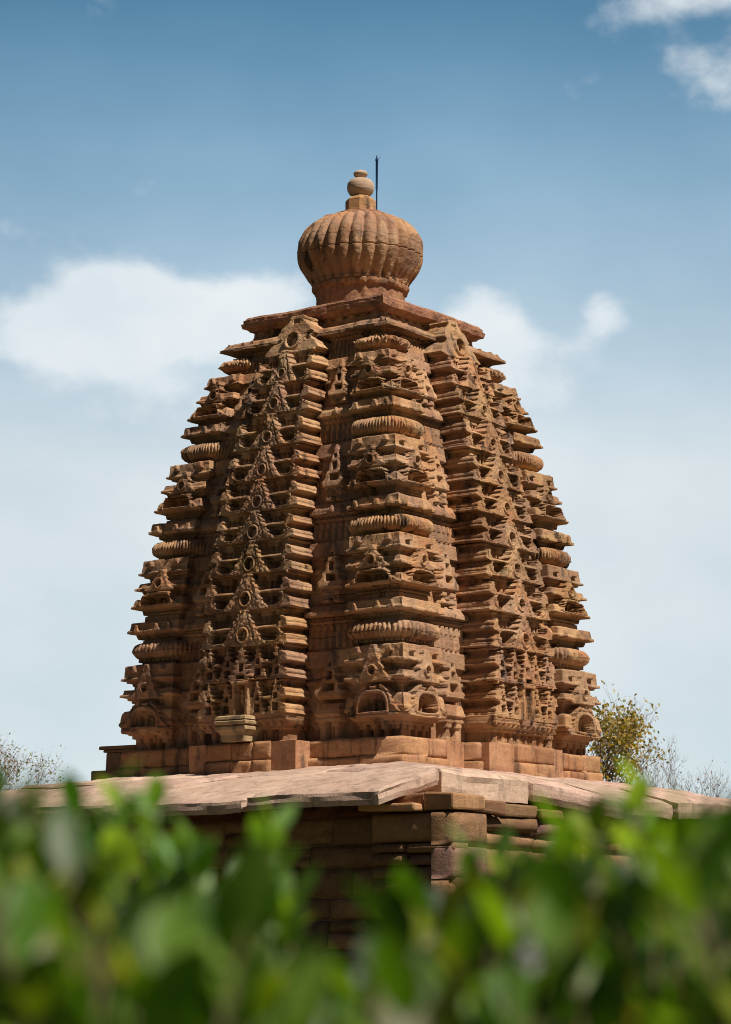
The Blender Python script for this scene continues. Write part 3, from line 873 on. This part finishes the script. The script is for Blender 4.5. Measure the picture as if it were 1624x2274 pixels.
# porch blocks of the hidden front, seen past the left corner
for (x0, x1, y0, y1, z0, z1) in ((-4.25, -2.45, -1.0, 1.0, 3.2, 3.86),):
    mb = MB(); mb.box(x0, x1, y0, y1, z0, z1, j=.015); mb.obj('porch_block', M_BASE, temple, bevel=.02, tint=True)
mb = MB(); mb.box(-4.02, -3.2, -.93, .9, 3.86, 4.12, j=.01); mb.box(-4.05, -3.17, -.96, .93, 4.12, 4.155); mb.box(-4.10, -3.13, -1.0, .96, 4.155, 4.21, j=.008)
mb.obj('porch_pier', M_BASE, temple, bevel=.012, tint=True)

# ------------------------------------------------------------------ sloping slab roof
RA = [2.30, 4.16, 5.29]; RZ = [3.635, 3.36, 3.07]
def roof_z(a): return np.interp(a, RA, RZ)
def roof_slab(q, quad, th=.17, lift=0.0, seed=0, mat=None, name='roof_slab'):
    """quad: four (u, a) corners: inner left, inner right, outer right, outer left on face q (a = distance from the axis)"""
    n, m_ = 40, 22
    s = np.linspace(0, 1, n)[None, :]; t = np.linspace(0, 1, m_)[:, None]
    (u0, a0), (u1, a1), (u2, a2), (u3, a3) = quad
    u = (u0 * (1 - s) + u1 * s) * (1 - t) + (u3 * (1 - s) + u2 * s) * t
    a = (a0 * (1 - s) + a1 * s) * (1 - t) + (a3 * (1 - s) + a2 * s) * t
    e = np.minimum(np.minimum(s, 1 - s) * abs(u1 - u0 + .01), np.minimum(t, 1 - t) * abs(a2 - a0 + .01))
    wob = fbm(u * 1.1 + seed, a * 1.1, seed, 3)
    a = a + np.where((t > .98), fbm(u * 1.3, u * 0 + seed, seed + 1, 2) * .09, 0)
    u = u + np.where((s < .02) | (s > .98), fbm(a * 2.5, a * 0 + seed, seed + 2, 3) * .06, 0)
    z = roof_z(np.maximum(a, np.abs(u))) + lift + wob * .035 + fbm(u * 6, a * 9, seed + 4, 3) * .014 - .03 * np.clip(1 - e / .05, 0, 1) ** 2
    T = np.stack([u, -a, z], -1)
    def ringpts(G): return np.concatenate([G[0, :-1], G[:-1, -1], G[-1, :0:-1], G[:0:-1, 0]], 0)
    r0 = ringpts(T)
    c = r0.mean(0)
    rows = [r0]
    for k, (dz, sh) in enumerate(((-.25, .0), (-.6, -.01), (-1.0, .03))):
        r = r0.copy(); r[:, 2] += dz * th
        r[:, :2] = c[:2] + (r[:, :2] - c[:2]) * (1 - sh * .5)
        nz_ = fbm(r[:, 0] * 2.2 + r[:, 1] * 2.2, r[:, 2] * 0 + k * .4 + seed, seed, 2)[:, None] * .03
        r[:, :2] += nz_
        rows.append(r)
    nt = n * m_; verts = [T.reshape(-1, 3)] + rows
    faces = grid_faces(m_, n).tolist()
    L0 = len(r0); b = nt
    for k in range(3):
        for i in range(L0):
            i2 = (i + 1) % L0
            faces.append((b + k * L0 + i, b + k * L0 + i2, b + (k + 1) * L0 + i2, b + (k + 1) * L0 + i))
    faces.append(tuple(b + 3 * L0 + i for i in range(L0)))
    # top face winding outward
    V = np.vstack(verts)
    return mesh_obj(name, rotz(V, q), faces, mat or M_ROOF, temple)
# left face, inner course then outer course (outer lapped under)
sd = 100
def course(q, cuts, a0, a1, lift, th, jit=.05):
    global sd
    for u0, u1 in zip(cuts[:-1], cuts[1:]):
        sd += 7
        j = random.uniform(-.12, .12)
        roof_slab(q, [(u0 + .01, a0), (u1 - .01, a0), (u1 - .01 + j * 0, a1 + random.uniform(-jit, jit)), (u0 + .01, a1 + random.uniform(-jit, jit))], th, lift + random.uniform(-.008, .008), sd)
course(0, [-3.3, -2.5, -1.5, -.35, .8, 1.9, 3.3], 2.32, 3.45, .012, .08, .03)
course(1, [-3.3, -2.0, -.9, .4, 1.6, 2.5, 3.3], 2.32, 3.45, .012, .08, .03)
roof_slab(0, [(2.7, 3.3), (4.14, 3.4), (4.10, 5.27), (2.25, 5.30)], .15, .025, 401)
roof_slab(0, [(.57, 3.3), (2.66, 3.3), (2.19, 5.30), (.17, 5.24)], .14, -.012, 402)
roof_slab(0, [(-1.48, 3.3), (.53, 3.3), (.10, 5.20), (-1.88, 5.33)], .13, .012, 403)
roof_slab(0, [(-2.98, 3.3), (-1.54, 3.3), (-1.96, 5.25), (-3.66, 5.28)], .13, -.03, 404)
roof_slab(0, [(-3.6, 3.0), (-3.02, 3.3), (-3.72, 5.28), (-5.3, 5.28)], .13, -.02, 405)
# hip piece and right face
roof_slab(1, [(-4.16, 3.3), (-2.0, 3.3), (-2.50, 4.34), (-4.18, 4.20)], .27, .02, 411)
roof_slab(1, [(-2.50, 3.9), (-1.15, 3.3), (-1.80, 5.28), (-2.48, 4.36)], .19, -.01, 412)
roof_slab(1, [(-1.13, 3.3), (-.2, 3.3), (-.02, 4.85), (-1.62, 4.80)], .18, .0, 413)
roof_slab(1, [(-.18, 3.3), (2.1, 3.3), (2.1, 4.75), (0.02, 4.95)], .20, .02, 414)
roof_slab(1, [(2.12, 3.3), (3.3, 3.3), (4.4, 5.0), (2.14, 4.95)], .20, -.03, 415)
roof_slab(1, [(3.2, 3.2), (3.6, 3.0), (5.3, 5.28), (4.42, 5.28)], .20, -.03, 416)
for q in (2, 3):
    for k, (a, b, c, d) in enumerate(((-3.2, -1, -1.4, -5.28), (-.98, 1.1, 1.3, -1.38), (1.12, 3.2, 5.28, 1.32))):
        roof_slab(q, [(a, 2.4), (b, 2.4), (c, 5.28), (d, 5.28)], .2, -.02, 430 + 5 * q + k)
# solid bed under the slabs
V = [[(-h, -h, z), (h, -h, z), (h, h, z), (-h, h, z)] for h, z in ((4.5, 2.84), (4.3, 2.95), (3.9, 3.12), (3.0, 3.32), (2.5, 3.45))]
grid_obj('roof_bed', np.array(V), M_WALL if False else M_CORNICE, temple, close=True, cap=True)

# broken corner: exposed packing stones
def rough_block(x0, x1, y0, y1, z0, z1, tint, name='corner_stone', b=.025, mat=None):
    mb = MB(); mb.box(x0, x1, y0, y1, z0, z1, tint, j=.02)
    o = mb.obj(name, mat or M_WALL, temple, tint=True, bevel=b)
    return o
rough_block(3.55, 4.36, -4.95, -4.35, 2.87, 2.945, (1.5, 1.35, 1.2, 1))
rough_block(4.38, 4.78, -4.79, -4.12, 2.87, 3.07, (1.35, 1.2, 1.05, 1))
rough_block(3.75, 4.36, -4.72, -4.1, 2.95, 3.07, (1.3, 1.2, 1.0, 1))
rough_block(4.25, 4.66, -4.10, -3.5, 2.87, 3.04, (.9, .8, .75, 1))
rough_block(4.20, 4.58, -3.48, -2.7, 2.87, 3.01, (.75, .7, .65, 1))
rough_block(4.20, 4.62, -2.68, -1.7, 2.87, 2.98, (.8, .7, .65, 1))

# ------------------------------------------------------------------ walls of irregular blocks
def block_wall(q, spans, name='wall'):
    """spans: list of (u0, u1, distance from the axis); coursed blocks with uneven joints"""
    V = []; F = []; T = []; base = 0
    z = 0.0; zs = [0.0]
    rnd = random.Random(5 + q)
    while z < 2.80:
        z += rnd.choice([.26, .34, .38, .30]); zs.append(min(z, 2.86))
    if zs[-1] < 2.86: zs.append(2.86)
    for (u0, u1, d) in spans:
        for ci in range(len(zs) - 1):
            za, zb = zs[ci], zs[ci + 1]
            if zb - za < .05: continue
            u = u0
            while u < u1 - 1e-6:
                w = rnd.choice([.42, .55, .75, .95, 1.2]) * rnd.uniform(.85, 1.15)
                ub = min(u + w, u1)
                if u1 - ub < .22: ub = u1
                splits = [(za, zb)]
                if rnd.random() < .22 and zb - za > .26:
                    mz = za + (zb - za) * rnd.uniform(.4, .6); splits = [(za, mz), (mz, zb)]
                for (sa, sb) in splits:
                    nx = max(3, int((ub - u) / .06)); nzz = max(3, int((sb - sa) / .05))
                    U, Z = np.meshgrid(np.linspace(u, ub, nx), np.linspace(sa, sb, nzz))
                    g = .010
                    e = np.minimum(np.minimum(U - u, ub - U), np.minimum(Z - sa, sb - Z))
                    dd = d + rnd.uniform(-.03, .03) + rnd.uniform(-.05, .05) * (U - u) - .045 * (e < .001) - .008 * (e < .07) + fbm(U * 5 + ci, Z * 7, ci + 3, 3) * .018
                    U2 = np.where(U <= u, u + g, np.where(U >= ub, ub - g, U)); Z2 = np.where(Z <= sa, sa + g, np.where(Z >= sb, sb - g, Z))
                    P = np.stack([U2, -dd, Z2], -1)
                    # side skirts
                    L_ = P[:, :1].copy(); L_[..., 1] = -(d - .3); R_ = P[:, -1:].copy(); R_[..., 1] = -(d - .3)
                    P = np.concatenate([L_, P, R_], 1)
                    B_ = P[:1].copy(); B_[..., 1] = -(d - .3); T_ = P[-1:].copy(); T_[..., 1] = -(d - .3)
                    P = np.concatenate([B_, P, T_], 0)
                    r, c = P.shape[:2]
                    V.append(rotz(P, q).reshape(-1, 3)); F.append(grid_faces(r, c, base=base)); base += r * c
                    t = rnd.uniform(.68, 1.22); hue = rnd.random()
                    tint = (t * (1.05 if hue < .75 else .85), t * (1.0 if hue < .75 else .82), t * (.9 if hue < .75 else 1.05), 1)
                    T += [tint] * (r * c)
                u = ub
    return mesh_obj(name, np.vstack(V), np.vstack(F), M_WALL, temple, tintv=T)
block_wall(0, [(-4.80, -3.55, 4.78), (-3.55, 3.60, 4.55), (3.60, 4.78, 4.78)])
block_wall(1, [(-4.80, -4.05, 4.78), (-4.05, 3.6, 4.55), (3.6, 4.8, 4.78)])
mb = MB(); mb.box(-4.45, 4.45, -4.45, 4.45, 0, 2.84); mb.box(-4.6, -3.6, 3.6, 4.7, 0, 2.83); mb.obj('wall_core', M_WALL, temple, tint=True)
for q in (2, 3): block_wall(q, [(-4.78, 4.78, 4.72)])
# windows: solid near-black boxes stand in for the shade inside the openings
for q, u, z in ((0, -2.6, 1.95), (1, -.2, 1.95)):
    mb = MB(); mb.box(u - .24, u + .24, -4.66, -4.5, z, z + .55)
    v = rotz(np.array(mb.v), q); w_ = mesh_obj('window', v, mb.f, M_DARK, temple)
    mb = MB()
    for a in (u - .28, u + .22): mb.box(a, a + .06, -4.70, -4.5, z - .05, z + .60)
    mb.box(u - .30, u + .30, -4.72, -4.5, z + .56, z + .64); mb.box(u - .30, u + .30, -4.72, -4.5, z - .1, z - .02)
    mesh_obj('window_frame', rotz(np.array(mb.v), q), mb.f, M_CORNICE, w_)

# ------------------------------------------------------------------ little bird on the right edge
def bird():
    # perched small dark bird, head up to the right
    e = empty('small_bird', (0, 0, 0), 0)
    tag(e, 'tiny dark bird perched on the right edge of the tower under a ribbed cushion', 'bird')
    pos = rotz(np.array([[2.05, -2.1, 6.63]]), 1)[0]
    x = pos[0] * math.cos(PHI) - pos[1] * math.sin(PHI); y = pos[0] * math.sin(PHI) + pos[1] * math.cos(PHI)
    e.location = (x, y, pos[2])
    pts = [(-.075, 0, .005, .006), (-.045, 0, .025, .010), (-.02, 0, .045, .020), (.005, 0, .07, .026), (.025, 0, .095, .022), (.036, 0, .118, .013), (.045, 0, .132, .017), (.055, 0, .138, .015), (.066, 0, .138, .006), (.085, 0, .135, .001)]
    n = 10; V = []
    for x_, y_, z_, r in pts:
        V.append([(x_ - .5 * r * math.sin(t), r * math.cos(t) * .9, z_ + r * math.sin(t) * .8) for t in np.linspace(0, 2 * math.pi, n, endpoint=False)])
    m = plain_mat('dark_feathers', (.03, .028, .03), .7)
    grid_obj('body', np.array(V), m, e, close=True, smooth=True, cap=True)
    for s_ in (-1, 1):
        mb = MB(); mb.tube([(.0, s_ * .01, .055), (.004, s_ * .012, .02), (.006, s_ * .012, .0)], .0025, 5); mb.obj('leg', m, e)
        mb = MB(); mb.add([(-.06, s_ * .022, .03), (-.015, s_ * .027, .055), (.02, s_ * .022, .095), (.0, s_ * .03, .07), (-.06, s_ * .015, .025)], [(0, 1, 2, 3, 4)]); mb.obj('wing', m, e)
bird()

# ------------------------------------------------------------------ ground
def ground_mat():
    m = bpy.data.materials.new('dry_grass_ground'); m.use_nodes = True
    nt = m.node_tree; b = nt.nodes['Principled BSDF']; b.inputs['Roughness'].default_value = 1
    n = nt.nodes.new('ShaderNodeTexNoise'); n.inputs['Scale'].default_value = 60; n.inputs['Detail'].default_value = 8
    t = nt.nodes.new('ShaderNodeTexCoord'); nt.links.new(t.outputs['Generated'], n.inputs['Vector'])
    r = nt.nodes.new('ShaderNodeValToRGB'); r.color_ramp.elements[0].color = (.03, .045, .012, 1); r.color_ramp.elements[1].color = (.08, .07, .03, 1)
    r.color_ramp.elements[0].position = .35; r.color_ramp.elements[1].position = .65
    nt.links.new(n.outputs['Fac'], r.inputs[0]); nt.links.new(r.outputs[0], b.inputs['Base Color'])
    return m
g = mesh_obj('ground', [(-1500, -1500, 0), (1500, -1500, 0), (1500, 1500, 0), (-1500, 1500, 0)], [(0, 1, 2, 3)], ground_mat())
tag(g, kind='structure')

# ------------------------------------------------------------------ background trees
def tree(name, loc, height, spread, leafn, leafc, label, seed, leafsz=.09, twig_r=1.0, depth=6, trunkfrac=.3, up=.35, group=None, clump=False):
    rnd = random.Random(seed)
    root = empty(name, loc); tag(root, label, 'tree', group)
    mb = MB(); tips = []
    def grow(p, d, L, r, lv):
        n = 3; pts = [p]; cur = np.array(p); dd = np.array(d)
        for _ in range(n):
            dd = dd + np.array([rnd.uniform(-.22, .22), rnd.uniform(-.22, .22), rnd.uniform(-.05, .16)]); dd /= np.linalg.norm(dd)
            cur = cur + dd * L / n; pts.append(cur.copy())
        mb.tube(pts, [r, r * .88, r * .78, r * .66], 5 if lv > 2 else 7)
        if lv >= depth - 2: tips.extend((pt, lv) for pt in pts[1:])
        if lv >= depth: return
        for _ in range(rnd.choice([2, 3, 3]) if lv else 4):
            a = rnd.uniform(0, 2 * math.pi); sp = spread * rnd.uniform(.6, 1.2)
            nd = dd + np.array([math.cos(a) * sp, math.sin(a) * sp, up * rnd.uniform(-.3, 1)]); nd /= np.linalg.norm(nd)
            grow(cur, nd, L * rnd.uniform(.62, .85), r * .62, lv + 1)
    grow((0, 0, 0), (0, 0, 1), height * trunkfrac, height * .022 * twig_r, 0)
    zmax = max(v[2] for v in mb.v); sc = height / zmax
    mb.v = [(v[0] * sc, v[1] * sc, v[2] * sc) for v in mb.v]
    mb.obj('trunk', M_TWIG, root)
    if leafn:
        lv = []; lf = []; lt = []
        T = [np.array(t) * sc for t, l_ in tips]
        for k in range(leafn):
            c = T[rnd.randrange(len(T))] + np.array([rnd.gauss(0, .14) for _ in range(3)])
            if clump and fbm(np.array([c[0] * .8]), np.array([c[2] * .8 + c[1]]), seed, 2)[0] < rnd.uniform(-.25, .25): continue
            a = np.array([rnd.gauss(0, 1) for _ in range(3)]); a /= np.linalg.norm(a)
            b = np.cross(a, [rnd.gauss(0, 1) for _ in range(3)]); b /= np.linalg.norm(b)
            s_ = leafsz * rnd.uniform(.6, 1.3)
            i0 = len(lv); lv += [c, c + a * s_ * .5 + b * s_ * .28, c + a * s_, c + a * s_ * .5 - b * s_ * .28]
            lf.append((i0, i0 + 1, i0 + 2, i0 + 3))
            cc = rnd.choice(leafc); f = rnd.uniform(.7, 1.3); lt += [(cc[0] * f, cc[1] * f, cc[2] * f, 1)] * 4
        if lv: mesh_obj('crown', lv, np.array(lf), M_TREELEAF, root, tintv=lt)
    return root
def at_px(X, dist):  # world x of photo column X at a distance from the camera
    return 0.022 + (X - 812) / 5385.5 * dist
tree('leafy_tree', (at_px(1290, 70), 36, 0), 8.5, .66, 12000, [(.34, .25, .04), (.38, .24, .05), (.20, .19, .04), (.40, .27, .10)],
     'sparse yellowish green tree showing behind the right corner of the tower', 12, .13, .7, 7, .28, clump=True)
tree('bare_tree', (at_px(1462, 66), 32, 0), 7.0, .62, 500, [(.28, .16, .10)], 'leafless twiggy tree at the right beyond the roof, beside the leafy tree', 5, .07, .5, 7, .30)
tree('thin_tree', (at_px(-12, 68), 34, 0), 7.3, .66, 2600, [(.26, .20, .08), (.30, .17, .12), (.16, .17, .05)],
     'thin nearly bare tree at the far left edge beyond the roof', 8, .08, .5, 7, .28)

# ------------------------------------------------------------------ foreground hedge
def leaf_geo(c, d, nrm, L, W, curl):
    """eight-point pointed leaf, folded along its midrib"""
    d = d / np.linalg.norm(d); s = np.cross(d, nrm); s /= np.linalg.norm(s); n = np.cross(s, d)
    P = [c]
    for t, w in ((.22, .70), (.5, 1.0), (.78, .72)):
        base = c + d * L * t - n * curl * L * t * t
        P += [base + s * W * w * .5 + n * W * .13, base, base - s * W * w * .5 + n * W * .13]
    P.append(c + d * L - n * curl * L)
    F = [(0, 1, 2), (0, 2, 3), (1, 4, 5, 2), (2, 5, 6, 3), (4, 7, 8, 5), (5, 8, 9, 6), (7, 10, 8), (8, 10, 9)]
    return P, F
GREENS = [(.045, .105, .007), (.07, .14, .01), (.13, .19, .016), (.022, .055, .007), (.08, .15, .03), (.17, .20, .018), (.014, .034, .005), (.05, .11, .01), (.09, .16, .02), (.028, .07, .01), (.016, .04, .007), (.11, .11, .03), (.10, .17, .012)]
class Leaves:
    def __init__(s): s.v = []; s.f = []; s.t = []
    def leaf(s, c, d, n, L, W, curl, colr):
        P, F = leaf_geo(np.array(c, float), np.array(d, float), np.array(n, float), L, W, curl)
        b = len(s.v); s.v += P; s.f += [tuple(i + b for i in f) for f in F]; s.t += [(*colr, 1)] * len(P)
    def obj(s, name, parent): return mesh_obj(name, s.v, s.f, M_LEAF, parent, True, s.t)
M_STEM = plain_mat('green_brown_stem', (.17, .13, .06), .7)
rnd = random.Random(21)
hedge = empty('hedge', (0, -31.4, 0))
tag(hedge, 'out of focus green leafy hedge across the bottom in front of the temple', 'hedge')
def shoot_into(Lv, mb, x, y, z0, z1, lean, leafL=.06, n=None, colr=None, dens=.022):
    base = np.array([x - lean[0], y - lean[1], z0]); tip = np.array([x, y, z1])
    mid = (base + tip) / 2 + np.array([rnd.uniform(-.01, .01), rnd.uniform(-.01, .01), 0])
    mb.tube([base, mid, tip], [.0035, .0028, .0012], 5)
    n = n or max(3, int((z1 - z0) / dens))
    ang = rnd.uniform(0, 6.28)
    for k in range(n):
        t = (k + .6) / n
        p = base * (1 - t) + tip * t
        ang += 2.4
        out = np.array([math.cos(ang), math.sin(ang), 0])
        elev = rnd.uniform(.7, 1.7) + t * 1.0
        d = out + np.array([0, 0, elev]); 
        nrm = np.array([0, 0, 1.0]) - out * elev * .5 + np.array([rnd.uniform(-.3, .3) for _ in range(3)])
        c = colr or rnd.choice(GREENS); f = rnd.uniform(.8, 1.65)
        Lf = leafL * rnd.uniform(.75, 1.15) * (1 - .35 * t)
        Lv.leaf(p, d, nrm, Lf, Lf * rnd.uniform(.46, .60), rnd.uniform(0, .25), tuple(v * f for v in c))
# hedge mass: leafy shoots, thin in the middle
Lv = Leaves(); mb = MB()
y0 = -31.4
PX = [-900, -60, 60, 200, 330, 440, 520, 580, 670, 720, 800, 870, 960, 1050, 1130, 1250, 1340, 1420, 1500, 1624, 1760, 2600]
PY = [1790, 1800, 1790, 1840, 1920, 1990, 2010, 1940, 2000, 2190, 2210, 2100, 2000, 1990, 1990, 1920, 1890, 1950, 1850, 1800, 1800, 1790]
def crest(x, dist):      # height of the hedge top at this place
    X = 812 + x / dist * 5385.5
    Y = np.interp(X, PX, PY)
    return 1.5 + dist * math.tan(.1724 - math.atan((Y - 1137) / 5385.5))
for k in range(680):
    dist = rnd.uniform(1.55, 3.6)
    xx = rnd.uniform(-.62, .62) * dist / 2.5 if rnd.random() < .6 else rnd.uniform(-2.6, 2.6)
    yy = dist - 34
    tz = crest(xx, dist) - .012 * dist / 2.5 - abs(rnd.gauss(0, .035)) + (.02 if rnd.random() < .15 else -.012)
    shoot_into(Lv, mb, xx, yy - y0, tz - rnd.uniform(.16, .26), tz, (rnd.uniform(-.06, .06), rnd.uniform(-.06, .06)), rnd.uniform(.075, .115), rnd.randint(4, 7))
Lv.obj('foliage', hedge)
# lower mass of the hedge
for k in range(380):
    xx, yy = rnd.uniform(-2.6, 2.6), rnd.uniform(-32.1, -30.4)
    mb.tube([(xx, yy - y0, 0), (xx + rnd.uniform(-.1, .1), yy - y0 + rnd.uniform(-.1, .1), .6), (xx + rnd.uniform(-.15, .15), yy - y0, 1.25)], [.012, .009, .005], 5)
mb.obj('stem', M_STEM, hedge)
Lv = Leaves()
for k in range(10000):
    c = (rnd.uniform(-2.65, 2.65), rnd.uniform(-.75, 1.0), rnd.uniform(.05, 1.38))
    d = np.array([rnd.gauss(0, 1), rnd.gauss(0, 1), rnd.gauss(.2, .6)]); n_ = np.array([rnd.gauss(0, .5), rnd.gauss(0, .5), 1])
    Lv.leaf(c, d, n_, .075, .038, .15, tuple(v * .8 for v in rnd.choice(GREENS)))
Lv.obj('foliage', hedge)
# tall shoots that stick up: (photo column, photo row of the tip, distance, leaf length, colour)
SH = [(255, 1700, 2.6, (.16, .24, .07)), (345, 1745, 2.7, (.12, .20, .07)), (610, 1785, 2.8, (.10, .17, .05)), (590, 1850, 2.5, (.08, .15, .03)),
      (395, 1870, 2.4, (.13, .22, .10)), (440, 1840, 2.7, (.09, .17, .02)), (1035, 1840, 2.7, (.12, .19, .06)), (1110, 1865, 2.9, (.09, .15, .05)), (1410, 1690, 2.7, (.15, .22, .07)),
      (1240, 1800, 2.6, (.07, .13, .02)), (1320, 1795, 2.5, (.10, .14, .01)), (905, 1960, 2.7, (.09, .16, .05)), (660, 1960, 2.5, (.10, .16, .04)), (60, 1760, 2.4, (.03, .08, .015)),
      (170, 1750, 2.3, (.03, .08, .015)), (1530, 1770, 2.3, (.05, .10, .01)), (1600, 1790, 2.4, (.04, .09, .01)), (10, 1790, 2.2, (.04, .09, .015)), (1180, 1900, 2.5, (.12, .17, .02))]
for X, Y, dist, c in SH:
    x = 0.022 + (X - 812) / 5385.5 * dist; z = 1.5 + dist * math.tan(.1724 - math.atan((Y - 1137) / 5385.5))
    L1 = Leaves(); m1_ = MB()
    shoot_into(L1, m1_, x, dist - 34 - y0, z - .16, z - .025, (rnd.uniform(-.03, .03), 0), .078, 9, tuple(v * 1.25 for v in c))
    so = m1_.obj('shoot', M_STEM, hedge)
    L1.obj('leaf_cluster', so)
